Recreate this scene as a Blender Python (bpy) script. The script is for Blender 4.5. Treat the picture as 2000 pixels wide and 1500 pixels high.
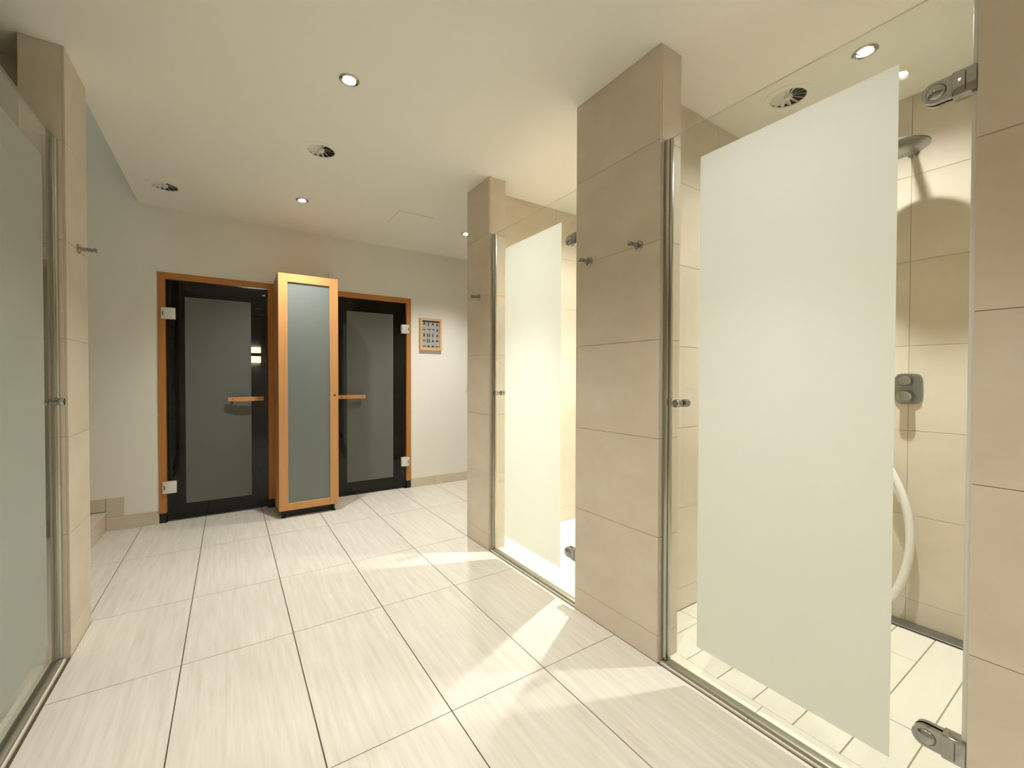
import bpy, bmesh, math, random
from mathutils import Vector, Matrix
random.seed(4)
for o in list(bpy.data.objects):
    bpy.data.objects.remove(o, do_unlink=True)
SC = bpy.context.scene
COL = SC.collection
R = math.radians

# ------------------------------------------------------------------ camera, world, exposure
H_CAM = 1.1581
cam_d = bpy.data.cameras.new('camera'); cam = bpy.data.objects.new('camera', cam_d); COL.objects.link(cam)
cam_d.sensor_width = 36.0; cam_d.sensor_fit = 'HORIZONTAL'; cam_d.lens = 833.4265 / 2000 * 36
cam_d.clip_start = 0.02
def cam_matrix(yaw, pitch, roll):
    y, p, r = R(yaw), R(pitch), R(roll)
    f = Vector((math.sin(y) * math.cos(p), math.cos(y) * math.cos(p), -math.sin(p)))
    rt = Vector((math.cos(y), -math.sin(y), 0)); up = rt.cross(f)
    r2 = math.cos(r) * rt + math.sin(r) * up; u2 = -math.sin(r) * rt + math.cos(r) * up
    return Matrix(((r2.x, u2.x, -f.x, 0), (r2.y, u2.y, -f.y, 0), (r2.z, u2.z, -f.z, H_CAM), (0, 0, 0, 1)))
cam.matrix_world = cam_matrix(33.4985, 0.7767, 0.1339)
SC.camera = cam; SC.cycles.use_light_tree = False
world = bpy.data.worlds.new('world'); SC.world = world; world.use_nodes = True
world.node_tree.nodes['Background'].inputs[0].default_value = (0.02, 0.02, 0.022, 1)
world.node_tree.nodes['Background'].inputs[1].default_value = 0.3
SC.view_settings.view_transform = 'Standard'; SC.view_settings.look = 'None'
SC.view_settings.exposure = 0.95; SC.view_settings.gamma = 1.0; SC.view_settings.use_curve_mapping = False
SC.cycles.max_bounces = 8; SC.cycles.diffuse_bounces = 4; SC.cycles.glossy_bounces = 3; SC.cycles.adaptive_threshold = 0.03
SC.cycles.transparent_max_bounces = 16; SC.cycles.transmission_bounces = 4
SC.cycles.sample_clamp_indirect = 6.0
LAMP_W = 48.0            # halogen downlight
LAMP_COL = (1.0, 0.99, 0.935)
SHOWER_COL = (0.96, 0.985, 1.0)
BEAM = {4: 1.5, 5: 3.6}      # extra narrow beam of the two shower lamps (share of LAMP_W)
# downlights: x, y, share of LAMP_W, cone, blend (the damp-proof shower lamps spread wider)
LAMPS = [(0.471, 0.644, 1.0, 106, 1), (0.457, 2.025, 1.0, 104, 1), (0.465, 3.583, 1.15, 114, 1), (1.843, 3.568, 1.3, 114, 1), (2.178, 0.676, 0.66, 146, 0.9), (2.178, 2.03, 0.80, 146, 0.9), (0.462, -0.95, 1.3, 114, 1)]

# ------------------------------------------------------------------ materials
MATS = {}
def new_mat(name):
    m = bpy.data.materials.new(name); m.use_nodes = True
    m.node_tree.nodes.clear(); MATS[name] = m
    nt = m.node_tree
    out = nt.nodes.new('ShaderNodeOutputMaterial')
    return m, nt, out
def pbr(name, color, rough=0.5, metal=0.0, noise=None, bump=None, spec=0.5, coat=0.0):
    """noise = (scale xyz, strength, second colour); bump = (scale xyz, strength)"""
    m, nt, out = new_mat(name); N = nt.nodes; L = nt.links
    b = N.new('ShaderNodeBsdfPrincipled'); L.new(b.outputs[0], out.inputs[0])
    b.inputs['Base Color'].default_value = (*color, 1); b.inputs['Roughness'].default_value = rough
    b.inputs['Metallic'].default_value = metal; b.inputs['Specular IOR Level'].default_value = spec
    b.inputs['Coat Weight'].default_value = coat
    if noise or bump:
        tc = N.new('ShaderNodeTexCoord'); oi = N.new('ShaderNodeObjectInfo')
        off = N.new('ShaderNodeVectorMath'); off.operation = 'MULTIPLY_ADD'
        cx = N.new('ShaderNodeCombineXYZ')
        for i in range(3): L.new(oi.outputs['Random'], cx.inputs[i])
        off.inputs[1].default_value = (37.0, 23.0, 51.0)
        L.new(cx.outputs[0], off.inputs[0]); L.new(tc.outputs['Object'], off.inputs[2])
    if noise:
        sc, st, c2 = noise
        mp = N.new('ShaderNodeMapping'); mp.inputs['Scale'].default_value = sc
        L.new(off.outputs[0], mp.inputs[0])
        nz = N.new('ShaderNodeTexNoise'); nz.inputs['Scale'].default_value = 1; nz.inputs['Detail'].default_value = 6
        nz.inputs['Roughness'].default_value = 0.62
        L.new(mp.outputs[0], nz.inputs[0])
        rp = N.new('ShaderNodeMapRange'); rp.inputs[1].default_value = 0.3; rp.inputs[2].default_value = 0.7
        rp.inputs[3].default_value = 0; rp.inputs[4].default_value = st
        L.new(nz.outputs[0], rp.inputs[0])
        mx = N.new('ShaderNodeMix'); mx.data_type = 'RGBA'
        mx.inputs[6].default_value = (*color, 1); mx.inputs[7].default_value = (*c2, 1)
        L.new(rp.outputs[0], mx.inputs[0]); L.new(mx.outputs[2], b.inputs['Base Color'])
    if bump:
        sc, st = bump
        mp = N.new('ShaderNodeMapping'); mp.inputs['Scale'].default_value = sc
        L.new(off.outputs[0], mp.inputs[0])
        nz = N.new('ShaderNodeTexNoise'); nz.inputs['Scale'].default_value = 1; nz.inputs['Detail'].default_value = 3
        L.new(mp.outputs[0], nz.inputs[0])
        bp = N.new('ShaderNodeBump'); bp.inputs['Strength'].default_value = st; bp.inputs['Distance'].default_value = 0.002
        L.new(nz.outputs[0], bp.inputs['Height']); L.new(bp.outputs[0], b.inputs['Normal'])
    return m
def clear_glass(name, tint, f0=0.04, rough=0.0, gloss=(1, 1, 1)):
    m, nt, out = new_mat(name); N = nt.nodes; L = nt.links
    tr = N.new('ShaderNodeBsdfTransparent'); tr.inputs[0].default_value = (*tint, 1)
    gl = N.new('ShaderNodeBsdfGlossy'); gl.inputs['Roughness'].default_value = rough; gl.inputs[0].default_value = (*gloss, 1)
    lw = N.new('ShaderNodeLayerWeight'); lw.inputs[0].default_value = 0.5
    p = N.new('ShaderNodeMath'); p.operation = 'POWER'; p.inputs[1].default_value = 5
    L.new(lw.outputs['Facing'], p.inputs[0])
    ma = N.new('ShaderNodeMath'); ma.operation = 'MULTIPLY_ADD'; ma.inputs[1].default_value = 1 - f0; ma.inputs[2].default_value = f0
    L.new(p.outputs[0], ma.inputs[0])
    mx = N.new('ShaderNodeMixShader'); L.new(ma.outputs[0], mx.inputs[0]); L.new(tr.outputs[0], mx.inputs[1]); L.new(gl.outputs[0], mx.inputs[2])
    L.new(mx.outputs[0], out.inputs[0])
    return m
def frosted(name, trans, diff, fac, rough=0.5, spec=0.3, see=0.0):
    m, nt, out = new_mat(name); N = nt.nodes; L = nt.links
    tr = N.new('ShaderNodeBsdfTranslucent'); tr.inputs[0].default_value = (*trans, 1)
    b = N.new('ShaderNodeBsdfPrincipled'); b.inputs['Base Color'].default_value = (*diff, 1)
    b.inputs['Roughness'].default_value = rough; b.inputs['Specular IOR Level'].default_value = spec
    mx = N.new('ShaderNodeMixShader'); mx.inputs[0].default_value = fac
    L.new(b.outputs[0], mx.inputs[1]); L.new(tr.outputs[0], mx.inputs[2]); L.new(mx.outputs[0], out.inputs[0])
    if see:
        t2 = N.new('ShaderNodeBsdfTransparent'); t2.inputs[0].default_value = (0.8, 0.9, 0.88, 1)
        m2 = N.new('ShaderNodeMixShader'); m2.inputs[0].default_value = see
        L.new(mx.outputs[0], m2.inputs[1]); L.new(t2.outputs[0], m2.inputs[2]); L.new(m2.outputs[0], out.inputs[0])
    return m
def emit(name, color, strength):
    m, nt, out = new_mat(name)
    e = nt.nodes.new('ShaderNodeEmission'); e.inputs[0].default_value = (*color, 1); e.inputs[1].default_value = strength
    nt.links.new(e.outputs[0], out.inputs[0]); return m
M = MATS
pbr('floor_stone', (0.745, 0.71, 0.63), 0.38, noise=((52, 3.4, 6), 0.95, (0.615, 0.565, 0.48)), bump=((160, 10, 10), 0.05), spec=0.42)
pbr('wall_stone', (0.715, 0.635, 0.51), 0.48, noise=((3.0, 3.0, 4.4), 0.95, (0.625, 0.54, 0.415)), bump=((60, 60, 60), 0.04), spec=0.35)
pbr('shower_stone', (0.80, 0.76, 0.65), 0.5, noise=((4, 30, 4), 0.6, (0.74, 0.69, 0.57)), bump=((8, 260, 8), 0.35), spec=0.35)
pbr('grout_dark', (0.095, 0.075, 0.05), 0.9)
pbr('grout_wall', (0.48, 0.40, 0.29), 0.9)
pbr('grout_shower', (0.40, 0.32, 0.20), 0.9)
pbr('plaster', (0.87, 0.85, 0.77), 0.85, noise=((2, 2, 2), 0.25, (0.85, 0.83, 0.74)), bump=((140, 140, 140), 0.12), spec=0.2)
pbr('ceiling_paint', (0.91, 0.895, 0.81), 0.85, bump=((120, 120, 120), 0.08), spec=0.2)
pbr('chrome', (0.40, 0.40, 0.38), 0.10, 1.0)
pbr('brushed_steel', (0.30, 0.305, 0.29), 0.30, 1.0, bump=((20, 20, 400), 0.05))
pbr('aluminium', (0.46, 0.46, 0.41), 0.2, 1.0)
pbr('dark_slot', (0.03, 0.028, 0.025), 0.7)
pbr('black_plastic', (0.006, 0.006, 0.006), 0.5)
pbr('white_plastic', (0.80, 0.78, 0.72), 0.35)
pbr('white_rubber', (0.83, 0.82, 0.78), 0.4)
pbr('seal_plastic', (0.78, 0.78, 0.72), 0.25)
pbr('hinge_satin', (0.80, 0.79, 0.75), 0.32, 0.35)
pbr('cabinet_wood', (0.60, 0.295, 0.105), 0.38, noise=((22, 22, 1.6), 0.8, (0.68, 0.36, 0.14)), spec=0.4)
pbr('frame_wood', (0.46, 0.185, 0.045), 0.38, noise=((24, 24, 1.8), 0.8, (0.53, 0.235, 0.065)), spec=0.4)
pbr('handle_wood', (0.66, 0.32, 0.12), 0.4, noise=((2, 30, 30), 0.7, (0.54, 0.25, 0.09)))
pbr('picture_wood', (0.72, 0.46, 0.24), 0.45, noise=((20, 20, 20), 0.6, (0.64, 0.39, 0.19)))
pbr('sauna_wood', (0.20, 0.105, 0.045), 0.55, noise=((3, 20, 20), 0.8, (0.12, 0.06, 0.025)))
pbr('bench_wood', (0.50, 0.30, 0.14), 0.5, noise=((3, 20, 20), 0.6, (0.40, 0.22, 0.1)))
pbr('paper_grey', (0.40, 0.40, 0.37), 0.8)
pbr('ink_black', (0.012, 0.012, 0.012), 0.8)
pbr('duct_dark', (0.015, 0.013, 0.01), 0.8)
clear_glass('shower_glass', (0.955, 0.965, 0.935), 0.035)
clear_glass('glass_edge', (0.55, 0.62, 0.52), 0.12, 0.1)
clear_glass('dark_glass', (0.22, 0.21, 0.17), 0.032, 0.0, (0.9, 0.95, 0.95))
frosted('frost_film', (0.93, 0.95, 0.91), (0.70, 0.745, 0.68), 0.54)
frosted('frost_film_dark', (0.10, 0.11, 0.10), (0.185, 0.198, 0.178), 0.25, 0.42, 0.3)
frosted('cabinet_glass', (0.45, 0.52, 0.50), (0.33, 0.365, 0.345), 0.32, 0.2, 0.5, 0.2)
emit('sauna_glow', (0.90, 0.96, 1.0), 15.0)
pbr('steel_sheet', (0.70, 0.71, 0.72), 0.5, 0.3)
pbr('threshold_metal', (0.40, 0.375, 0.30), 0.42, 0.7)
emit('lamp_glow', (1.0, 0.95, 0.86), 45.0); M['lamp_glow'].cycles.emission_sampling = 'NONE'

# ------------------------------------------------------------------ builders
def wloc(o):
    v = Vector(o.location)
    while o.parent: o = o.parent; v = v + Vector(o.location)
    return v
def put(name, me, loc, parent=None, rot=None, kind=None):
    o = bpy.data.objects.new(name, me); COL.objects.link(o)
    if parent is not None:
        o.parent = parent; o.location = Vector(loc) - wloc(parent)
    else:
        o.location = loc
    if rot: o.rotation_euler = rot
    if kind: o['kind'] = kind
    return o
def tag(o, label, cat, group=None, kind=None):
    o['label'] = label; o['category'] = cat
    if group: o['group'] = group
    if kind: o['kind'] = kind
    return o
def thing(name, loc, label, cat, group=None, kind=None):
    return tag(put(name, None, loc), label, cat, group, kind)
def finish(bm, mats, smooth=False, name='mesh'):
    me = bpy.data.meshes.new(name)
    bmesh.ops.recalc_face_normals(bm, faces=bm.faces)
    if smooth:
        for f in bm.faces: f.smooth = True
    bm.to_mesh(me); bm.free()
    for m in (mats if isinstance(mats, (list, tuple)) else [mats]): me.materials.append(MATS[m])
    if smooth:
        try: me.set_sharp_from_angle(angle=R(40))
        except Exception: pass
    return me
BOXES = {}
def box_mesh(dx, dy, dz, mat, bev=0.0, seg=1, edge_mat=None):
    key = (round(dx, 4), round(dy, 4), round(dz, 4), mat, bev, seg, edge_mat)
    if key in BOXES: return BOXES[key]
    bm = bmesh.new(); bmesh.ops.create_cube(bm, size=1)
    bmesh.ops.scale(bm, vec=(dx, dy, dz), verts=bm.verts)
    if edge_mat:
        ax = min(range(3), key=lambda i: (dx, dy, dz)[i])
        for f in bm.faces:
            f.normal_update()
            if abs(f.normal[ax]) < 0.5: f.material_index = 1
    if bev > 0:
        bmesh.ops.bevel(bm, geom=list(bm.edges), offset=min(bev, 0.45 * min(dx, dy, dz)), segments=seg, profile=0.5, affect='EDGES')
    BOXES[key] = finish(bm, [mat, edge_mat] if edge_mat else mat, smooth=seg > 1)
    return BOXES[key]
def box(name, lo, hi, mat, parent=None, bev=0.0, seg=1, kind=None, edge_mat=None):
    lo, hi = [min(a, b) for a, b in zip(lo, hi)], [max(a, b) for a, b in zip(lo, hi)]
    c = [(a + b) / 2 for a, b in zip(lo, hi)]; d = [b - a for a, b in zip(lo, hi)]
    return put(name, box_mesh(*d, mat, bev, seg, edge_mat), c, parent, kind=kind)
def boxes(name, rects, mat, parent=None, kind=None):
    """several axis boxes joined into one mesh (one piece of wall with openings)"""
    lo0 = [min(r[0][i] for r in rects) for i in range(3)]
    bm = bmesh.new()
    for lo, hi in rects:
        v = bmesh.ops.create_cube(bm, size=1)['verts']
        bmesh.ops.scale(bm, vec=[b - a for a, b in zip(lo, hi)], verts=v)
        bmesh.ops.translate(bm, vec=[(a + b) / 2 - l for a, b, l in zip(lo, hi, lo0)], verts=v)
    return put(name, finish(bm, mat), lo0, parent, kind=kind)
def lathe(profile, seg=32, axis='z', mat='chrome', smooth=True):
    """profile [(radius, height)] turned about the axis"""
    bm = bmesh.new(); rings = []
    for r, h in profile:
        if r < 1e-6: rings.append([bm.verts.new((0, 0, h))])
        else: rings.append([bm.verts.new((r * math.cos(2 * math.pi * i / seg), r * math.sin(2 * math.pi * i / seg), h)) for i in range(seg)])
    for a, b in zip(rings, rings[1:]):
        for i in range(seg):
            j = (i + 1) % seg
            if len(a) == 1 and len(b) == 1: continue
            if len(a) == 1: bm.faces.new((a[0], b[i], b[j]))
            elif len(b) == 1: bm.faces.new((a[i], a[j], b[0]))
            else: bm.faces.new((a[i], a[j], b[j], b[i]))
    if axis == 'x': bmesh.ops.rotate(bm, cent=(0, 0, 0), matrix=Matrix.Rotation(R(90), 3, 'Y'), verts=bm.verts)
    if axis == 'y': bmesh.ops.rotate(bm, cent=(0, 0, 0), matrix=Matrix.Rotation(R(-90), 3, 'X'), verts=bm.verts)
    return finish(bm, mat, smooth)
def tube(points, radius, mat, seg=14, res=10):
    """smooth tube through world points (Catmull-Rom); returns mesh relative to the first point"""
    P = [Vector(p) for p in points]; path = []
    for i in range(len(P) - 1):
        p0, p1, p2, p3 = P[max(i - 1, 0)], P[i], P[i + 1], P[min(i + 2, len(P) - 1)]
        for k in range(res):
            t = k / res
            path.append(0.5 * ((2 * p1) + (p2 - p0) * t + (2 * p0 - 5 * p1 + 4 * p2 - p3) * t * t + (3 * p1 - p0 - 3 * p2 + p3) * t ** 3))
    path.append(P[-1]); bm = bmesh.new(); rings = []; up = Vector((1, 0, 0))
    for i, c in enumerate(path):
        d = (path[min(i + 1, len(path) - 1)] - path[max(i - 1, 0)]).normalized()
        a = up - d * up.dot(d)
        if a.length < 1e-4: a = Vector((0, 1, 0)) - d * d.y
        a.normalize(); b = d.cross(a); up = a
        rings.append([bm.verts.new(c - P[0] + radius * (math.cos(2 * math.pi * k / seg) * a + math.sin(2 * math.pi * k / seg) * b)) for k in range(seg)])
    for a, b in zip(rings, rings[1:]):
        for k in range(seg): bm.faces.new((a[k], a[(k + 1) % seg], b[(k + 1) % seg], b[k]))
    bm.faces.new(rings[0]); bm.faces.new(rings[-1])
    return finish(bm, mat, True)
def quad(name, pts, mat, parent):
    c = sum((Vector(p) for p in pts), Vector()) / len(pts)
    bm = bmesh.new(); bm.faces.new([bm.verts.new(Vector(p) - c) for p in pts])
    me = finish(bm, mat); return put(name, me, c, parent)

# ------------------------------------------------------------------ dimensions (metres, floor z = 0)
ZC = 2.5
XF, XL = 1.4449, -0.553                # tiled faces right and left of the aisle
YB = 4.3447                            # back wall with the sauna doors
YR = -2.0                              # wall behind the camera
XB = 2.70                              # back of the right-hand showers
ZJ = [0.0, 0.109, 0.511, 0.913, 1.316, 1.717, 2.12, 2.5]     # courses of the wall tiles
T, GAP, IN = 0.008, 0.0022, 0.0022                 # tile thickness, joint

def tile_face(parent, axis, face, out, u, z=ZJ, mat='wall_stone'):
    """tiles standing on a wall face. axis: normal axis; face: coordinate of the finished face; out: +1/-1; u: joints along the wall"""
    for ua, ub in zip(u, u[1:]):
        for za, zb in zip(z, z[1:]):
            a, b = ua + GAP / 2, ub - GAP / 2; c, d = za + GAP / 2, zb - GAP / 2
            f0, f1 = face - out * T, face
            if axis == 'x': lo, hi = (f0, a, c), (f1, b, d)
            else: lo, hi = (a, f0, c), (b, f1, d)
            box('tile', lo, hi, mat, parent, bev=0.0006)

# ------------------------------------------------------------------ floor
CX = [-0.1685 + 0.4036 * k for k in range(-3, 10)]
RY = [-2.0, -1.097, -0.285, 0.527, 1.339, 2.151, 2.7765, 3.581, 4.384, 5.187, 5.99, 6.4]
floor = boxes('floor', [((XL - 0.25, YR - 0.1, -0.12), (XF + 0.03, 2.7765, -0.005)), ((-2.4, 2.7765, -0.12), (3.3, 6.5, -0.005))], 'grout_dark', kind='structure')
tag(floor, 'pale beige stone floor of long tiles with thin dark joints', 'floor')
REG = [(XL + 0.001, XF + 0.008, YR, 2.7765), (-0.785, 3.2, 2.7765, YB - 0.001), (-0.42, 0.28, YB, 6.4), (0.84, 1.53, YB, 6.4)]
for xa, xb in zip(CX, CX[1:]):
    for ya, yb in zip(RY, RY[1:]):
        for r in REG:
            a, b, c, d = max(xa + 0.002, r[0]), min(xb - 0.002, r[1]), max(ya + 0.0017, r[2]), min(yb - 0.0017, r[3])
            if b - a > 0.015 and d - c > 0.015:
                box('tile', (a, c, -0.012), (b, d, 0.0), 'floor_stone', floor, bev=0.0003)

# ------------------------------------------------------------------ ceiling with round cut-outs
VENTS = [(0.46, 2.75), (-0.372, 3.87), (2.235, 0.99)]
VR, LR = 0.076, 0.038
def ceiling_mesh(outline, holes):
    bm = bmesh.new(); edges = []
    def loop(pts):
        vs = [bm.verts.new((x, y, 0)) for x, y in pts]
        for i in range(len(vs)): edges.append(bm.edges.new((vs[i], vs[(i + 1) % len(vs)])))
    loop(outline)
    for x, y, r in holes: loop([(x + r * math.cos(2 * math.pi * i / 40), y + r * math.sin(2 * math.pi * i / 40)) for i in range(40)])
    bmesh.ops.triangle_fill(bm, use_beauty=True, use_dissolve=False, edges=edges)
    # drop triangles that filled a hole
    bad = [f for f in bm.faces if any((f.calc_center_median().xy - Vector((x, y))).length < r * 0.93 for x, y, r in holes)]
    bmesh.ops.delete(bm, geom=bad, context='FACES_ONLY')
    return finish(bm, 'ceiling_paint')
outline = [(-1.9, YR), (3.25, YR), (3.25, YB + 0.02), (-0.575, YB + 0.02), (-0.575, 2.7755), (-1.9, 2.7755)]
ceil = put('ceiling', ceiling_mesh(outline, [(l[0], l[1], LR) for l in LAMPS] + [(x, y, VR) for x, y in VENTS]), (0, 0, ZC), kind='structure')
tag(ceil, 'flat cream painted ceiling with recessed lamps and round vents', 'ceiling')
slab = boxes('ceiling_slab', [((-1.9, YR, ZC + 0.2), (3.25, 2.7755, ZC + 0.3)), ((-0.575, 2.7755, ZC + 0.2), (3.25, YB + 0.02, ZC + 0.3)),
                             ((-0.575, 2.7755, ZC + 0.002), (-0.555, YB, 4.2))], 'ceiling_paint', ceil)

# ------------------------------------------------------------------ walls
# back wall (sauna wall): plaster round two door openings
D1 = (-0.470, 0.335); D2 = (0.79, 1.595); DH = 1.99; WT = 0.13
wb = boxes('wall_back', [((-2.4, YB, -0.05), (D1[0], YB + WT, 4.2)), ((D1[1], YB, 0), (D2[0], YB + WT, ZC + 0.05)), ((D2[1], YB, -0.05), (3.3, YB + WT, ZC + 0.05)),
                         ((D1[0], YB, DH), (D1[1], YB + WT, 4.2)), ((D2[0], YB, DH), (D2[1], YB + WT, ZC + 0.05)), ((D1[1], YB, ZC), (3.3, YB + WT, 4.2))], 'plaster', kind='structure')
tag(wb, 'cream plastered end wall holding the two dark sauna doors', 'wall')
wr = box('wall_rear', (-1.9, YR - 0.12, -0.05), (3.3, YR, ZC + 0.2), 'plaster', kind='structure')
tag(wr, 'cream plastered wall behind the viewer', 'wall')
# right outer wall with shower back tiles
wrt = box('wall_right', (XB + IN, YR, -0.1), (XB + 0.15, 2.78, ZC + 0.2), 'grout_wall', kind='structure')
tag(wrt, 'beige stone tiled rear wall inside the showers', 'wall')
tile_face(wrt, 'x', XB, -1, [0.05, 0.653, 1.302]); tile_face(wrt, 'x', XB, -1, [1.412, 2.03, 2.652])
we = box('wall_far_right', (3.2, 2.7, -0.05), (3.3, YB + 0.01, ZC + 0.2), 'plaster', kind='structure')
tag(we, 'cream plastered side wall in the recess beyond the far shower', 'wall')

# pillars that carry the shower doors, with the dividing walls behind them
def pillar(name, label, front, x_in, x_back, y0, y1, w0, w1, sgn, ends=(True, True)):
    """front face x=front looking towards the aisle (sgn: direction into the shower), y0..y1 pillar, w0..w1 divider behind it"""
    e0 = IN if ends[0] else 0; e1 = IN if ends[1] else 0
    A = ((min(front + sgn * IN, x_in - sgn * IN), y0 + e0, -0.1), (max(front + sgn * IN, x_in - sgn * IN), y1 - e1, ZC + 0.2))
    B = ((min(x_in - sgn * IN, x_back), w0 + IN, -0.1), (max(x_in - sgn * IN, x_back), w1 - IN, ZC + 0.2))
    o = tag(boxes(name, [A, B], 'grout_wall', kind='structure'), label, 'wall')
    n = max(1, round((y1 - y0) / 0.8)); u = [y0 + (y1 - y0) * i / n for i in range(n + 1)]
    tile_face(o, 'x', front, -sgn, u)
    xa, xb = sorted((front + sgn * T, x_in))
    if ends[0]: tile_face(o, 'y', y0, -1, [xa, xb])
    if ends[1]: tile_face(o, 'y', y1, 1, [xa, xb])
    if w0 - y0 > 0.03: tile_face(o, 'x', x_in, sgn, [y0, w0])
    if y1 - w1 > 0.03: tile_face(o, 'x', x_in, sgn, [w1, y1])
    xs = sorted((x_in, x_back)); m = (xs[0] + 0.6 if sgn > 0 else xs[1] - 0.6)
    tile_face(o, 'y', w0, -1, [xs[0], m, xs[1]]); tile_face(o, 'y', w1, 1, [xs[0], m, xs[1]])
    return o
pillar('wall_pillar', 'broad beige tiled pillar between the two right-hand showers, two chrome hooks on it', XF, 1.576, XB, 1.108, 1.606, 1.302, 1.412, 1)
pillar('wall_pillar', 'slim beige tiled pillar at the far end of the showers, beside the framed picture', XF, 1.574, XB, 2.463, 2.7755, 2.652, 2.7755, 1)
pillar('wall_pillar', 'beige tiled wall at the right edge beside the nearest shower door hinges', XF, 1.576, XB, YR, 0.238, YR, 0.05, 1, (False, True))
pillar('wall_pillar', 'narrow beige tiled pillar on the left between frosted door and stairs', XL, -0.683, -1.8, 2.463, 2.7755, 2.652, 2.7755, -1)
pillar('wall_pillar', 'beige tiled wall on the left in front of the frosted door', XL, -0.683, -1.8, YR, 1.606, YR, 1.412, -1, (False, True))
wl = tag(box('wall_left', (-1.95, YR, -0.1), (-1.8, 2.78, ZC + 0.2), 'grout_wall', kind='structure'), 'beige tiled rear wall inside the left shower', 'wall')
tile_face(wl, 'x', -1.8 + T, 1, [1.412, 2.03, 2.652])

# shower floors
def shower_floor(name, label, x0, x1, y0, y1, yj, sgn, thr0, thr1):
    base = boxes(name, [((min(x0, x1), y0, -0.1), (max(x0, x1), y1, -0.004)), ((min(thr0, x0) - 0.001, yj[0], -0.1), (max(thr0, x0) + 0.001, yj[1], -0.004))], 'grout_shower', kind='structure')
    tag(base, label, 'floor')
    a, b = sorted((thr0, x0))
    mid = (yj[0] + yj[1]) / 2 + 0.08
    for ya, yb in ((yj[0], mid), (mid, yj[1])):
        box('tile', (a + 0.001, ya + 0.001, -0.012), (b - 0.002, yb - 0.001, 0.002), 'shower_stone', base, bev=0.001)
    k = 0; y = thr1 - 0.1322 * 12
    while y < y1:
        ya, yb = max(y, y0), min(y + 0.1322, y1)
        if yb - ya > 0.02:
            j = 0.307 if k % 2 == 0 else 0.775
            cuts = [0, j, abs(x1 - x0)] if j < abs(x1 - x0) - 0.03 else [0, abs(x1 - x0)]
            if k % 2 == 0 and abs(x1 - x0) > 1.14: cuts = [0, j, j + 0.803, abs(x1 - x0)]
            for c, d in zip(cuts, cuts[1:]):
                xs = sorted((x0 + sgn * (c + 0.0018), x0 + sgn * (d - 0.0018)))
                box('tile', (xs[0], ya + 0.0018, -0.012), (xs[1], yb - 0.0018, 0.0), 'shower_stone', base, bev=0.0012)
        y += 0.1322; k += 1
    return base
shower_floor('floor_shower', 'pale ribbed tile floor of the nearest right-hand shower', 1.565, 2.606, 0.05, 1.302, (0.238, 1.108), 1, XF + 0.012, 0.395)
shower_floor('floor_shower', 'brightly lit pale tile floor of the far right-hand shower', 1.565, 2.606, 1.412, 2.652, (1.606, 2.463), 1, XF + 0.012, 2.015)
shower_floor('floor_shower', 'dim tile floor of the left shower behind the frosted door', -0.673, -1.79, 1.412, 2.652, (1.606, 2.463), -1, XL - 0.012, 2.015)

# baseboards of the plastered walls
def skirting(name, label, rects):
    o = thing(name, rects[0][0], label, 'baseboard', kind='structure')
    for lo, hi in rects: box('skirting_tile', lo, hi, 'wall_stone', o, bev=0.001)
    return o
skirting('baseboard_back', 'low beige stone skirting along the end wall, right of the sauna doors',
         [((1.598, YB - 0.01, 0), (1.86, YB, 0.097)), ((1.862, YB - 0.01, 0), (2.66, YB, 0.097)), ((2.662, YB - 0.01, 0), (3.19, YB, 0.097))])
skirting('baseboard_left', 'beige stone skirting left of the sauna doors, rising in a block at the stairs',
         [((-0.78, YB - 0.01, 0), (-0.473, YB, 0.105)), ((-0.78, YB - 0.01, 0.107), (-0.676, YB, 0.246)), ((-1.05, YB - 0.01, 0.15), (-0.782, YB, 0.246))])

# stairs going up to the left
stairs = thing('stairs', (-0.78, 3.56, 0), 'beige stone stairs climbing to the left behind the left pillar', 'stairs', kind='structure')
for i in range(5):
    x1 = -0.78 - 0.28 * i; z1 = 0.146 + 0.165 * i
    zb = 0 if i == 0 else z1 - 0.165
    box('riser', (x1 - 0.02, 2.78, zb), (x1, YB - 0.011, z1 - 0.022), 'wall_stone', stairs, bev=0.001)
    box('tread', (x1 - 0.30, 2.78, z1 - 0.018), (x1 + 0.006, YB - 0.011, z1), 'wall_stone', stairs, bev=0.002)
ws = tag(boxes('wall_stairwell', [((-2.4, 2.77, -0.05), (-2.28, YB, 4.2)), ((-2.4, 2.765, ZC), (-0.56, 2.7755, 4.2)), ((-2.4, 2.76, 4.2), (-0.5, YB + 0.1, 4.3)), ((-2.4, 2.765, -0.05), (-1.8, 2.7755, ZC))], 'plaster', kind='structure'),
         'cream plastered stairwell rising on the left above the ceiling edge', 'wall')

su = thing('added_stairwell_fill', (-1.45, 3.4, 4.2), 'unseen round fill lamp added high in the stairwell on the left', 'ceiling light')  # added fill lamp, out of view, to brighten the dark stairwell
put('fill_lamp_body', lathe([(0, -0.05), (0.07, -0.045), (0.09, -0.02), (0.09, 0.0), (0, 0.0)], 24, 'z', 'white_plastic'), (-1.45, 3.4, 4.2), su)
sd_ = bpy.data.lights.new('stair_fill_light', 'POINT'); sd_.energy = 2.2; sd_.color = (0.93, 1.0, 0.98); sd_.shadow_soft_size = 0.08
so_ = bpy.data.objects.new('stair_fill_light', sd_); COL.objects.link(so_); so_.parent = su; so_.location = (0, 0, -0.16)

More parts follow.
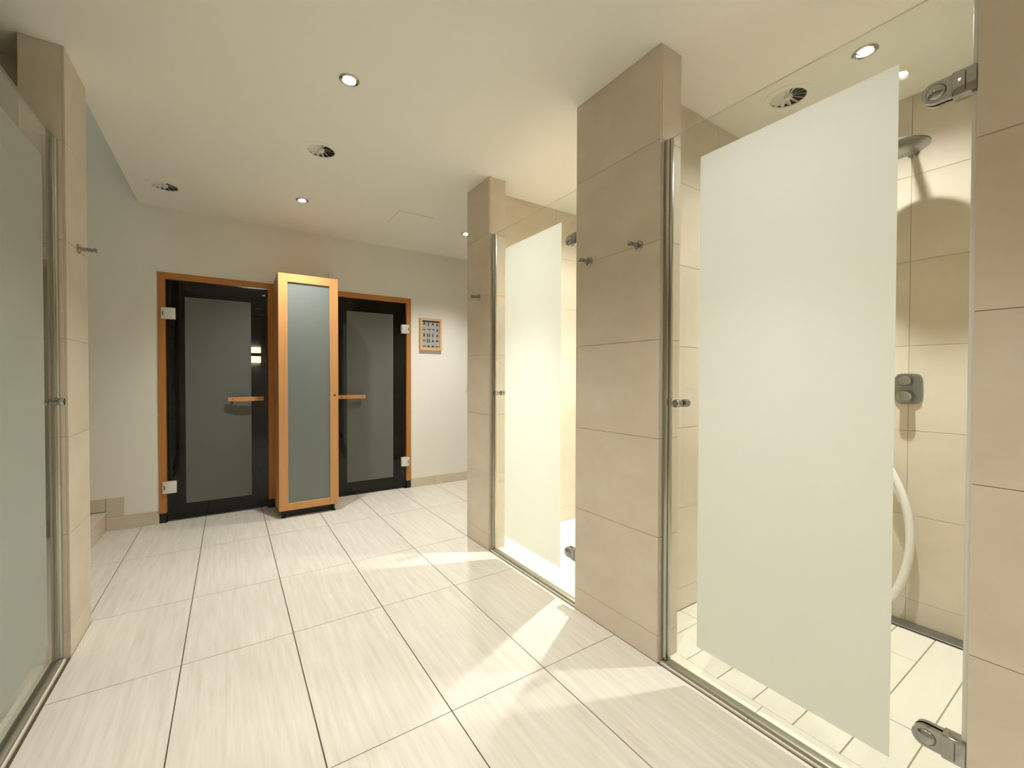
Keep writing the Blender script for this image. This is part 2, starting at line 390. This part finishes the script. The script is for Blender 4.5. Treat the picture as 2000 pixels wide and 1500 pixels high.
# ------------------------------------------------------------------ sauna doors
def sauna_room(name, label, x0, x1):
    y0, y1 = YB + WT, 6.4
    o = thing(name, (x0, y0, 0), label, 'sauna', kind='structure')
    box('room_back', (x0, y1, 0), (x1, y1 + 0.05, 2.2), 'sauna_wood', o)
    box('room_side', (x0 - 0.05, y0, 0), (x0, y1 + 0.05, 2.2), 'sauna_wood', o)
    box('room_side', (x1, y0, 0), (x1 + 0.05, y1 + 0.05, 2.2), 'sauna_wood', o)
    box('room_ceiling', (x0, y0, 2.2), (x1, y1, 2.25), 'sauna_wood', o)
    k = 0; z = 0.06
    while z < 2.1:
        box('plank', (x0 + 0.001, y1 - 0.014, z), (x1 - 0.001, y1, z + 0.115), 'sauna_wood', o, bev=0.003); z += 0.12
    for zt, ya, yb in ((0.45, 5.2, 5.72), (0.92, 5.76, 6.36)):
        for i in range(5):
            w = (yb - ya) / 5
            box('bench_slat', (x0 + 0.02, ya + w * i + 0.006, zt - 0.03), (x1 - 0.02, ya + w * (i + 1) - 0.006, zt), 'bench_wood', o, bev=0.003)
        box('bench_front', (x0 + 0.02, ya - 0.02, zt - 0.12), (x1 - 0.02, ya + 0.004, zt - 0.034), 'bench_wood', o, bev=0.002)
    return o
sauna_room('sauna_interior', 'unlit timber sauna cabin behind the left sauna door', -0.75, 0.50)
sauna_room('sauna_interior', 'unlit timber sauna cabin with benches behind the right sauna door', 0.62, 1.95)

sl = thing('glow_stand_in', (0.26, 6.385, 1.45), 'glowing stand-in blocks on a steel panel seen through the clear edge of the left sauna door', 'wall lamp')  # glowing blocks stand in for a bright patch of unknown source
box('steel_panel', (0.16, 6.372, 1.06), (0.342, 6.3855, 1.975), 'steel_sheet', sl, bev=0.002)
box('panel_lip', (0.16, 6.360, 1.962), (0.342, 6.372, 1.975), 'steel_sheet', sl, bev=0.001)
box('dark_bar', (0.18, 6.33, 1.432), (0.340, 6.372, 1.471), 'black_plastic', sl, bev=0.002)
box('glow_block', (0.19, 6.335, 1.472), (0.335, 6.372, 1.545), 'sauna_glow', sl, bev=0.004)
box('glow_block', (0.19, 6.335, 1.350), (0.335, 6.372, 1.431), 'sauna_glow', sl, bev=0.004)
sc_ = thing('sauna_control', (0.37, 6.385, 1.07), 'small black box on the sauna wall beside the steel panel', 'control box')
box('housing', (0.335, 6.345, 1.010), (0.405, 6.3855, 1.135), 'black_plastic', sc_, bev=0.003)
box('lid', (0.339, 6.342, 1.014), (0.401, 6.3452, 1.131), 'black_plastic', sc_, bev=0.001)

def sauna_door(label, x0, x1, hinge_left, frost, hx0, hx1):
    st = 0.0475; yf = YB - 0.008
    o = thing('sauna_door', ((x0 + x1) / 2, YB, 0), label, 'door', 'sauna doors')
    for a, b in ((x0, x0 + st), (x1 - st, x1)):
        s = box('frame_stile', (a, yf, 0.078), (b, YB + 0.10, DH), 'frame_wood', o, bev=0.0015)
        box('plinth_block', (a + 0.004, yf + 0.006, 0), (b - 0.004, YB + 0.10, 0.076), 'black_plastic', o, bev=0.001)
    box('frame_head', (x0 + st, yf, DH - 0.05), (x1 - st, YB + 0.10, DH), 'frame_wood', o, bev=0.0015)
    # rebate behind the glass
    for a, b in ((x0 + st, x0 + st + 0.012), (x1 - st - 0.012, x1 - st)):
        box('door_stop', (a, YB + 0.034, 0.01), (b, YB + 0.07, DH - 0.05), 'frame_wood', o, bev=0.001)
    gx0, gx1 = x0 + st + 0.006, x1 - st - 0.006; yg = YB + 0.018
    pane = box('glass_pane', (gx0, yg, 0.012), (gx1, yg + 0.008, DH - 0.053), 'dark_glass', o, edge_mat='glass_edge')
    pane['label'] = 'dark tinted glass pane'
    f = quad('frosted_panel', [(frost[0], yg - 0.0008, 0.132), (frost[1], yg - 0.0008, 0.132), (frost[1], yg - 0.0008, 1.812), (frost[0], yg - 0.0008, 1.812)], 'frost_film_dark', pane)
    f['label'] = 'grey frosted panel on the glass'
    for z0, z1 in ((1.622, 1.712), (0.234, 0.328)):
        a, b = (x0 + 0.022, x0 + 0.112) if hinge_left else (x1 - 0.105, x1 - 0.022)
        hg = box('hinge', (a, yf - 0.012, z0), (b, yg - 0.001, z1), 'hinge_satin', o, bev=0.003, seg=2)
        c = a + 0.012 if hinge_left else b - 0.012
        box('hinge_pin', (c - 0.003, yf - 0.0135, z0 + 0.03), (c + 0.003, yf - 0.0118, z1 - 0.03), 'dark_slot', hg)
    # bowed wooden grip on two stand-offs
    zc = 0.974; n = 14; bm = bmesh.new(); rows = []
    for i in range(n + 1):
        t = i / n; x = hx0 + (hx1 - hx0) * t; bow = 0.012 * math.sin(math.pi * t); yy = yg - 0.048 - bow; hh = 0.0165 + 0.002 * math.sin(math.pi * t)
        rows.append([bm.verts.new((x - (x0 + x1) / 2, yy + dy - YB, zc + dz)) for dy, dz in ((0, -hh), (0, hh), (0.02, hh), (0.02, -hh))])
    for a, b in zip(rows, rows[1:]):
        for k in range(4): bm.faces.new((a[k], a[(k + 1) % 4], b[(k + 1) % 4], b[k]))
    bm.faces.new(rows[0]); bm.faces.new(rows[-1])
    hd = put('handle', finish(bm, 'handle_wood'), ((x0 + x1) / 2, YB, 0), o); hd['label'] = 'bowed wooden pull bar'
    for x in (hx0 + 0.035, hx1 - 0.035):
        put('handle_standoff', lathe([(0, 0), (0.010, 0), (0.010, 0.034), (0, 0.034)], 14, 'y', 'handle_wood'), (x, yg - 0.0345, zc), hd)
        put('screw', lathe([(0, 0), (0.004, 0), (0.004, 0.003), (0, 0.003)], 10, 'y', 'black_plastic'), (x, yg - 0.0545, zc), hd)
    return o
sauna_door('dark glass sauna door with grey frosted panel, hinged on the left, left of the tall cabinet', D1[0], D1[1], True, (-0.300, 0.158), -0.012, 0.248)
sauna_door('dark glass sauna door with grey frosted panel, hinged on the right, beside the framed picture', D2[0], D2[1], False, (0.955, 1.412), 0.862, 1.120)

# ------------------------------------------------------------------ tall cabinet between the sauna doors
cx0, cx1, cy, cz0, cz1 = 0.331, 0.790, 3.935, 0.062, 2.012
cab = thing('cabinet', ((cx0 + cx1) / 2, (cy + YB) / 2, 0), 'tall narrow wooden cabinet with frosted glass door between the sauna doors', 'cabinet')
yd = cy + 0.022
bodyR = [((cx0, yd, cz0), (cx0 + 0.018, YB - 0.009, cz1)), ((cx1 - 0.018, yd, cz0), (cx1, YB - 0.009, cz1)),
         ((cx0 + 0.018, yd, cz1 - 0.018), (cx1 - 0.018, YB - 0.009, cz1)), ((cx0 + 0.018, yd, cz0), (cx1 - 0.018, YB - 0.009, cz0 + 0.018)),
         ((cx0 + 0.018, YB - 0.020, cz0 + 0.018), (cx1 - 0.018, YB - 0.010, cz1 - 0.018))]
boxes('body', bodyR, 'cabinet_wood', cab)
for z in (0.64, 1.245):
    box('shelf', (cx0 + 0.02, yd + 0.012, z), (cx1 - 0.02, YB - 0.022, z + 0.018), 'white_plastic', cab, bev=0.001)
dw = thing('door', (cx0, cy, cz0), '', '', None); del dw['label']; del dw['category']
dw.parent = cab; dw.location = Vector((cx0, cy, cz0)) - Vector(cab.location)
fs = 0.068
box('door_stile', (cx0, cy, cz0), (cx0 + fs, yd - 0.001, cz1), 'cabinet_wood', dw, bev=0.0015)
box('door_stile', (cx1 - fs, cy, cz0), (cx1, yd - 0.001, cz1), 'cabinet_wood', dw, bev=0.0015)
box('door_rail', (cx0 + fs, cy + 0.0005, cz1 - fs), (cx1 - fs, yd - 0.001, cz1), 'cabinet_wood', dw, bev=0.0015)
box('door_rail', (cx0 + fs, cy + 0.0005, cz0), (cx1 - fs, yd - 0.001, cz0 + fs * 0.86), 'cabinet_wood', dw, bev=0.0015)
gp = box('glass_pane', (cx0 + fs - 0.004, cy + 0.010, cz0 + fs * 0.86 - 0.004), (cx1 - fs + 0.004, cy + 0.014, cz1 - fs + 0.004), 'cabinet_glass', dw)
gp['label'] = 'blue-grey frosted glass pane'
put('keyhole', lathe([(0, 0), (0.009, 0), (0.009, 0.002), (0.004, 0.0024), (0, 0.001)], 16, 'y', 'dark_slot'), (cx1 - 0.03, cy - 0.0022, 1.008), dw)
box('plinth', (cx0 + 0.03, cy + 0.05, 0), (cx1 - 0.03, YB - 0.03, cz0), 'black_plastic', cab)
for x in (cx0 + 0.035, cx1 - 0.035):
    put('foot', lathe([(0, 0), (0.016, 0), (0.016, 0.008), (0.009, 0.012), (0.009, cz0), (0, cz0)], 14, 'z', 'black_plastic'), (x, cy + 0.035, 0), cab)

# ------------------------------------------------------------------ shower doors
HOOK = None
def shower_door(label, face, sgn, y0, y1):
    """face: tiled aisle face x; sgn: direction into the shower; hinged at y0, closing at y1"""
    g0 = face + sgn * 0.028; g1 = g0 + sgn * 0.008; top = 2.117
    o = thing('shower_door', (g0, (y0 + y1) / 2, 0), label, 'door', 'glass shower doors')
    pane = box('glass_pane', (g0, y0 + 0.012, 0.022), (g1, y1 - 0.020, top), 'shower_glass', o, edge_mat='glass_edge')
    pane['label'] = 'clear glass pane'
    gi = g0 - sgn * 0.0006; fa, fb = y0 + 0.146, y1 - 0.157
    f = quad('frosted_panel', [(gi, fa, 0.142), (gi, fb, 0.142), (gi, fb, 1.986), (gi, fa, 1.986)], 'frost_film', pane)
    f['label'] = 'white frosted panel on the glass'
    # closing side: rounded metal channel on the wall, slim seal on the pane
    ch = box('door_channel', (g0 - sgn * 0.008, y1 - 0.024, 0.0), (g1 + sgn * 0.008, y1 - 0.001, top + 0.002), 'aluminium', o, bev=0.007, seg=3)
    ch['label'] = 'upright metal channel'
    box('edge_seal', (g0 - sgn * 0.002, y1 - 0.036, 0.022), (g1 + sgn * 0.002, y1 - 0.024, top), 'aluminium', o, bev=0.003, seg=2)
    box('edge_seal', (g0 - sgn * 0.001, y0 + 0.002, 0.022), (g1 + sgn * 0.001, y0 + 0.012, top), 'seal_plastic', o, bev=0.002, seg=2)
    th = box('threshold_bar', (g0 - sgn * 0.010, y0 + 0.001, 0.0), (g1 + sgn * 0.016, y1 - 0.026, 0.016), 'threshold_metal', o, bev=0.004, seg=2)
    th['label'] = 'metal threshold bar on the floor'
    # knob: a grooved cylinder on each side
    yk = y1 - 0.080; prof = [(0, 0), (0.010, 0), (0.010, 0.006), (0.0155, 0.008), (0.0155, 0.017), (0.0135, 0.0185), (0.0135, 0.0205), (0.0155, 0.022), (0.0155, 0.034), (0.014, 0.036), (0, 0.036)]
    for s, x in ((-sgn, g0), (sgn, g1)):
        k = put('knob', lathe(prof, 24, 'x', 'chrome'), (x, yk, 1.061), o)
        if s < 0: k.rotation_euler = (0, 0, math.pi)
    # hinges: wall block, rounded clamp plate and domed cover
    for zc, tilt in ((1.868, 0), (0.255, 0)):
        hg = box('hinge', (g0 - sgn * 0.016, y0 + 0.0005, zc - 0.030), (g1 + sgn * 0.016, y0 + 0.045, zc + 0.030), 'chrome', o, bev=0.004, seg=2)
        hg['label'] = 'chrome glass hinge'
        for s, x in ((-sgn, g0), (sgn, g1)):
            bm = bmesh.new(); pts = [(0.040, -0.026), (0.074, -0.026)] + [(0.074 + 0.026 * math.sin(a), -0.026 * math.cos(a)) for a in [math.pi * i / 12 for i in range(1, 12)]] + [(0.074, 0.026), (0.040, 0.026)]
            fa_ = bm.faces.new([bm.verts.new((0, a, b)) for a, b in pts])
            ex = bmesh.ops.extrude_face_region(bm, geom=[fa_]); vs = [v for v in ex['geom'] if isinstance(v, bmesh.types.BMVert)]
            bmesh.ops.translate(bm, vec=(s * 0.012, 0, 0), verts=vs)
            pl = put('clamp_plate', finish(bm, 'chrome', True), (x, y0, zc), hg)
            cv = put('cover_cap', lathe([(0.019, 0), (0.018, 0.003), (0.013, 0.0065), (0.006, 0.0085), (0, 0.009)], 24, 'x', 'chrome'), (x + s * 0.0122, y0 + 0.072, zc), hg)
            if s < 0: cv.rotation_euler = (0, 0, math.pi)
        box('hinge_joint', (g0 - sgn * 0.0165, y0 + 0.020, zc - 0.022), (g0 - sgn * 0.0158, y0 + 0.0215, zc + 0.022), 'dark_slot', hg)
    return o
shower_door('large glass shower door with frosted panel in the right foreground', XF, 1, 0.238, 1.108)
shower_door('glass shower door with glowing frosted panel between the two right-hand pillars', XF, 1, 1.606, 2.463)
shower_door('grey-green frosted glass shower door at the left edge', XL, -1, 1.606, 2.463)

# ------------------------------------------------------------------ shower fittings (nearest right-hand shower)
hx, hy, hz = 2.425, 0.632, 2.150
sh = thing('overhead_shower', (XB, hy + 0.015, hz + 0.03), 'round grey overhead shower on a wall arm inside the nearest shower', 'shower head')
put('spray_disc', lathe([(0, 0.0), (0.098, 0.0), (0.104, 0.004), (0.104, 0.009), (0.096, 0.014), (0.03, 0.020), (0.018, 0.03), (0, 0.03)], 48, 'z', 'brushed_steel'), (hx, hy, hz), sh)
put('arm', tube([(XB - 0.004, hy + 0.015, hz + 0.075), (XB - 0.12, hy + 0.010, hz + 0.066), (hx + 0.04, hy + 0.002, hz + 0.050), (hx, hy, hz + 0.022)], 0.0125, 'chrome'), (XB - 0.004, hy + 0.015, hz + 0.075), sh)
put('wall_rosette', lathe([(0, 0), (0.022, 0), (0.022, 0.004), (0.014, 0.008), (0, 0.008)], 24, 'x', 'chrome'), (XB - 0.0005, hy + 0.015, hz + 0.075), sh, rot=(0, 0, math.pi))

vy, vz = 0.653, 1.113
vl = thing('shower_valve', (XB, vy, vz), 'chrome mixer plate with two knobs on the wall of the nearest shower', 'shower valve')
def rounded_plate(w, h, r, d, pw=4):
    bm = bmesh.new(); pts = []
    for i in range(48):
        a = 2 * math.pi * i / 48; c, s = math.cos(a), math.sin(a)
        pts.append((math.copysign(abs(c) ** (2 / pw), c) * w / 2, math.copysign(abs(s) ** (2 / pw), s) * h / 2))
    r0 = [bm.verts.new((0, a, b)) for a, b in pts]; r1 = [bm.verts.new((-d * 0.6, a, b)) for a, b in pts]; r2 = [bm.verts.new((-d, a * 0.93, b * 0.95)) for a, b in pts]
    for A, B in ((r0, r1), (r1, r2)):
        for i in range(48): bm.faces.new((A[i], A[(i + 1) % 48], B[(i + 1) % 48], B[i]))
    bm.faces.new(r2)
    return finish(bm, 'brushed_steel', True)
put('plate', rounded_plate(0.104, 0.146, 0.03, 0.012), (XB - 0.0005, vy, vz), vl)
for dz, rr, ln in ((0.036, 0.023, 0.042), (-0.034, 0.027, 0.05)):
    kb = put('knob', lathe([(0, 0), (rr * 0.8, 0), (rr * 0.8, 0.008), (rr, 0.011), (rr * 0.97, ln - 0.006), (rr * 0.85, ln), (0, ln)], 28, 'x', 'chrome'), (XB - 0.012, vy + 0.004, vz + dz), vl, rot=(0, 0, math.pi))
    box('lever', (XB - 0.012 - ln - 0.004, vy - 0.004, vz + dz - 0.004), (XB - 0.012 - ln + 0.003, vy + 0.012, vz + dz + rr * 0.9), 'chrome', kb, bev=0.003, seg=2)

hp = [(XB - 0.03, 0.83, 0.86), (XB - 0.045, 0.78, 0.835), (XB - 0.05, 0.715, 0.745), (XB - 0.05, 0.655, 0.60), (XB - 0.05, 0.628, 0.44), (XB - 0.05, 0.640, 0.27), (XB - 0.05, 0.695, 0.105), (XB - 0.05, 0.79, 0.05), (XB - 0.05, 0.92, 0.03)]
hs = thing('shower_hose', (XB, 0.83, 0.86), 'thick white hose looping down the wall of the nearest shower', 'hose')
put('hose', tube(hp, 0.017, 'white_rubber', 16, 12), hp[0], hs)
put('wall_outlet', lathe([(0, 0), (0.03, 0), (0.03, 0.008), (0.02, 0.012), (0.02, 0.035), (0, 0.035)], 24, 'x', 'chrome'), (XB - 0.0005, 0.83, 0.86), hs, rot=(0, 0, math.pi))
def drain(label, y0, y1):
    d = thing('shower_drain', (2.65, (y0 + y1) / 2, 0), label, 'drain')
    box('trough', (2.606, y0 + 0.002, -0.05), (XB - 0.0005, y1 - 0.002, -0.008), 'dark_slot', d)
    box('drain_cover', (2.622, y0 + 0.004, -0.008), (XB - 0.003, y1 - 0.004, 0.0015), 'brushed_steel', d, bev=0.001)
drain('brushed steel channel drain along the rear wall of the nearest shower', 0.05, 1.302)
drain('brushed steel channel drain along the rear wall of the far shower', 1.412, 2.652)

# ------------------------------------------------------------------ wall hooks
def hook(label, x, y, z, sgn):
    """sgn: direction the peg points"""
    o = thing('wall_hook', (x, y, z), label, 'hook', 'chrome wall hooks')
    rot = (0, 0, 0) if sgn > 0 else (0, 0, math.pi)
    fl = put('flange', lathe([(0, 0), (0.0205, 0), (0.0205, 0.005), (0.017, 0.008), (0, 0.008)], 24, 'x', 'chrome'), (x, y, z), o, rot=rot)
    put('peg', lathe([(0, 0.007), (0.0085, 0.007), (0.0085, 0.046), (0.0065, 0.047), (0.0065, 0.051), (0.0105, 0.052), (0.0105, 0.061), (0.008, 0.063), (0, 0.063)], 20, 'x', 'chrome'), (x, y, z), o, rot=rot)
    return o
hook('chrome peg hook on the broad pillar, the one nearer the frosted foreground door', XF, 1.213, 1.719, -1)
hook('chrome peg hook on the broad pillar, the one at its far edge', XF, 1.512, 1.719, -1)
hook('chrome peg hook on the slim far pillar near the framed picture', XF, 2.600, 1.719, -1)
hook('metal peg hook on the narrow left pillar', XL, 2.620, 1.722, 1)

# ------------------------------------------------------------------ framed picture
px0, px1, pz0, pz1 = 1.690, 1.937, 1.455, 1.799
pic = thing('framed_picture', ((px0 + px1) / 2, YB, (pz0 + pz1) / 2), 'small light wood framed chart of black figures on the end wall', 'picture')
fw = 0.025; yp = YB - 0.028
box('frame_bar', (px0, yp, pz0), (px0 + fw, YB - 0.0005, pz1), 'picture_wood', pic, bev=0.001)
box('frame_bar', (px1 - fw, yp, pz0), (px1, YB - 0.0005, pz1), 'picture_wood', pic, bev=0.001)
box('frame_bar', (px0 + fw, yp, pz1 - fw), (px1 - fw, YB - 0.0005, pz1), 'picture_wood', pic, bev=0.001)
box('frame_bar', (px0 + fw, yp, pz0), (px1 - fw, YB - 0.0005, pz0 + fw), 'picture_wood', pic, bev=0.001)
sheet = box('printed_sheet', (px0 + fw, YB - 0.010, pz0 + fw), (px1 - fw, YB - 0.001, pz1 - fw), 'paper_grey', pic)
def figures():
    w = px1 - px0 - 2 * fw; h = pz1 - pz0 - 2 * fw; K = 1.22
    man = [(-0.004, -0.018), (0.004, -0.018), (0.005, 0.002), (0.002, 0.011), (-0.002, 0.011), (-0.005, 0.0)]
    head = lambda x, z, r=0.004: [(x + r * math.cos(2 * math.pi * i / 10), z + r * 1.1 * math.sin(2 * math.pi * i / 10)) for i in range(10)]
    sh = lambda pts, dx: [(a + dx, b) for a, b in pts]
    POSE = {'stand': [man, head(0, 0.013)], 'pair': [sh(man, -0.009), head(-0.009, 0.013), sh(man, 0.009), head(0.009, 0.013)],
            'sit': [head(0, 0.010, 0.0045), [(-0.011, -0.006), (0.011, -0.005), (0.005, 0.008), (-0.004, 0.009)]],
            'bend': [[(-0.009, -0.013), (0.009, -0.013), (0.006, 0.004), (0.001, 0.014), (-0.004, 0.001)]],
            'lunge': [head(0, 0.011), [(-0.011, -0.016), (-0.006, -0.016), (0, -0.004), (0.006, -0.016), (0.011, -0.016), (0.003, 0.010), (-0.003, 0.010)]],
            'plank': [[(-0.014, 0.006), (0.012, 0.006), (0.014, -0.008), (0.009, -0.008), (0.005, 0.0), (-0.012, 0.002)], head(0.011, 0.006)],
            'lie': [[(-0.015, -0.004), (0.015, -0.004), (0.014, 0.003), (-0.004, 0.001), (-0.014, 0.004)]],
            'bridge': [[(-0.016, -0.007), (0.016, -0.007), (0.010, 0.001), (0.002, 0.008), (-0.006, 0.005)]]}
    ME = {}
    for k, polys in POSE.items():
        bm = bmesh.new()
        for n, pts in enumerate(polys): bm.faces.new([bm.verts.new((K * a, 0.00006 * n, K * b)) for a, b in pts])
        ME[k] = finish(bm, 'ink_black')
    rows = ['sit', 'stand', 'sit', 'bend', 'lie', 'plank', 'plank', 'bend', 'lunge', 'pair', 'stand', 'bend', 'lie', 'pair', 'bend', 'bridge', 'lie', 'bridge', 'bridge', 'lie']
    for k, s in enumerate(rows):
        i, j = k % 4, k // 4
        put('figure', ME[s], ((px0 + px1) / 2 - w / 2 + w * (i + 0.5) / 4, YB - 0.0106, (pz0 + pz1) / 2 + h / 2 - 0.036 - (h - 0.058) * j / 4), sheet)
    box('title_band', (px0 + fw + 0.002, YB - 0.0107, pz1 - fw - 0.012), (px1 - fw - 0.002, YB - 0.0101, pz1 - fw - 0.002), 'ink_black', sheet)
figures()

# small wall fittings
sb = thing('sensor_box', (0.80, YB, 2.12), 'tiny pale sensor box on the wall above the cabinet', 'sensor')
box('housing', (0.785, YB - 0.032, 2.088), (0.832, YB - 0.0005, 2.156), 'white_plastic', sb, bev=0.004, seg=2)
put('cable', tube([(0.765, YB - 0.006, 2.00), (0.764, YB - 0.006, 2.07), (0.766, YB - 0.006, 2.14)], 0.005, 'white_plastic', 10, 6), (0.765, YB - 0.006, 2.00), sb)
ls = thing('light_switch', (2.275, YB, 1.05), 'white light switch on the end wall just behind the slim pillar', 'switch')
box('switch_plate', (2.235, YB - 0.010, 1.01), (2.315, YB - 0.0005, 1.09), 'white_plastic', ls, bev=0.003, seg=2)
box('rocker', (2.248, YB - 0.014, 1.022), (2.302, YB - 0.0095, 1.078), 'white_plastic', ls, bev=0.002, seg=2)
ap = thing('access_panel', (1.29, 3.515, ZC), 'flush square access panel in the ceiling near the cabinet', 'ceiling panel')
box('panel_frame', (1.143, 3.367, ZC - 0.0010), (1.437, 3.661, ZC - 0.0002), 'grout_wall', ap)
box('panel', (1.1445, 3.3685, ZC - 0.0022), (1.4355, 3.6595, ZC - 0.0008), 'ceiling_paint', ap)

# ------------------------------------------------------------------ ceiling vents (swirl diffusers)
def blade_mesh():
    bm = bmesh.new(); n = 14; al = R(33)
    r0, r1 = 0.016, 0.0758
    vs = []
    for r in (r0, r1):
        w = 2 * math.pi * r / n * 0.60
        for s in (-1, 1):
            for tz in (-0.0006, 0.0006):
                vs.append(bm.verts.new((r, s * w * math.cos(al), s * w * math.sin(al) + tz)))
    bmesh.ops.convex_hull(bm, input=bm.verts)
    return finish(bm, 'white_plastic')
BL = blade_mesh()
RING = lathe([(VR - 0.002, 0.004), (VR - 0.001, -0.0012), (0.100, -0.0022), (0.107, -0.0016), (0.107, 0.0), (VR, 0.0)], 56, 'z', 'ceiling_paint')
HUB = lathe([(0, -0.004), (0.014, -0.003), (0.018, 0.002), (0.018, 0.012), (0, 0.012)], 24, 'z', 'white_plastic')
DUCT = lathe([(VR + 0.001, 0.0), (VR + 0.001, 0.12), (0, 0.12)], 40, 'z', 'duct_dark')
for (x, y), lb in zip(VENTS, ('round white swirl vent in the middle of the aisle ceiling', 'round white swirl vent near the stair edge of the ceiling', 'round swirl vent in the ceiling of the nearest shower')):
    v = thing('ceiling_vent', (x, y, ZC), lb, 'vent', 'round ceiling vents')
    put('ring', RING, (x, y, ZC), v); put('hub', HUB, (x, y, ZC), v); put('duct', DUCT, (x, y, ZC + 0.0005), v)
    for i in range(14): put('blade', BL, (x, y, ZC + 0.012), v, rot=(0, 0, 2 * math.pi * i / 14))

# ------------------------------------------------------------------ recessed downlights
LRING = lathe([(0.0295, 0.003), (0.030, -0.003), (0.038, -0.005), (0.043, -0.002), (0.043, -0.0002), (0.0375, 0.0)], 40, 'z', 'chrome')
CAN = lathe([(0.0365, 0.0), (0.034, 0.05), (0, 0.05)], 32, 'z', 'chrome')
BULB = lathe([(0, 0.0), (0.020, 0.001), (0.0275, 0.006), (0.0275, 0.010), (0, 0.012)], 28, 'z', 'lamp_glow')
LL = ['recessed ceiling spotlight just in front of the nearest door, above the viewer', 'brightest recessed ceiling spotlight, largest in the aisle ceiling', 'recessed ceiling spotlight in front of the tall cabinet',
      'recessed ceiling spotlight just behind the slim far pillar', 'recessed spotlight in the ceiling of the nearest shower, seen through the glass', 'recessed spotlight in the ceiling of the far bright shower', 'recessed ceiling spotlight behind the viewer']
for li, ((x, y, w, cone, bl), lb) in enumerate(zip(LAMPS, LL)):
    o = thing('downlight', (x, y, ZC), lb, 'ceiling light', 'recessed ceiling spotlights')
    put('trim_ring', LRING, (x, y, ZC), o); put('can', CAN, (x, y, ZC + 0.0005), o); put('bulb', BULB, (x, y, ZC + 0.002), o)
    ld = bpy.data.lights.new('spot', 'SPOT'); ld.energy = LAMP_W * w; ld.color = SHOWER_COL if cone > 120 else LAMP_COL
    ld.spot_size = R(cone); ld.spot_blend = bl; ld.shadow_soft_size = 0.024
    lo = bpy.data.objects.new('spot', ld); COL.objects.link(lo); lo.parent = o; lo.location = (0, 0, -0.008)
    if li in BEAM:
        l2 = ld.copy(); l2.energy = LAMP_W * BEAM[li]; l2.spot_size = R(74); l2.spot_blend = 1.0
        o2 = bpy.data.objects.new('beam', l2); COL.objects.link(o2); o2.parent = o; o2.location = (0, 0, -0.008)
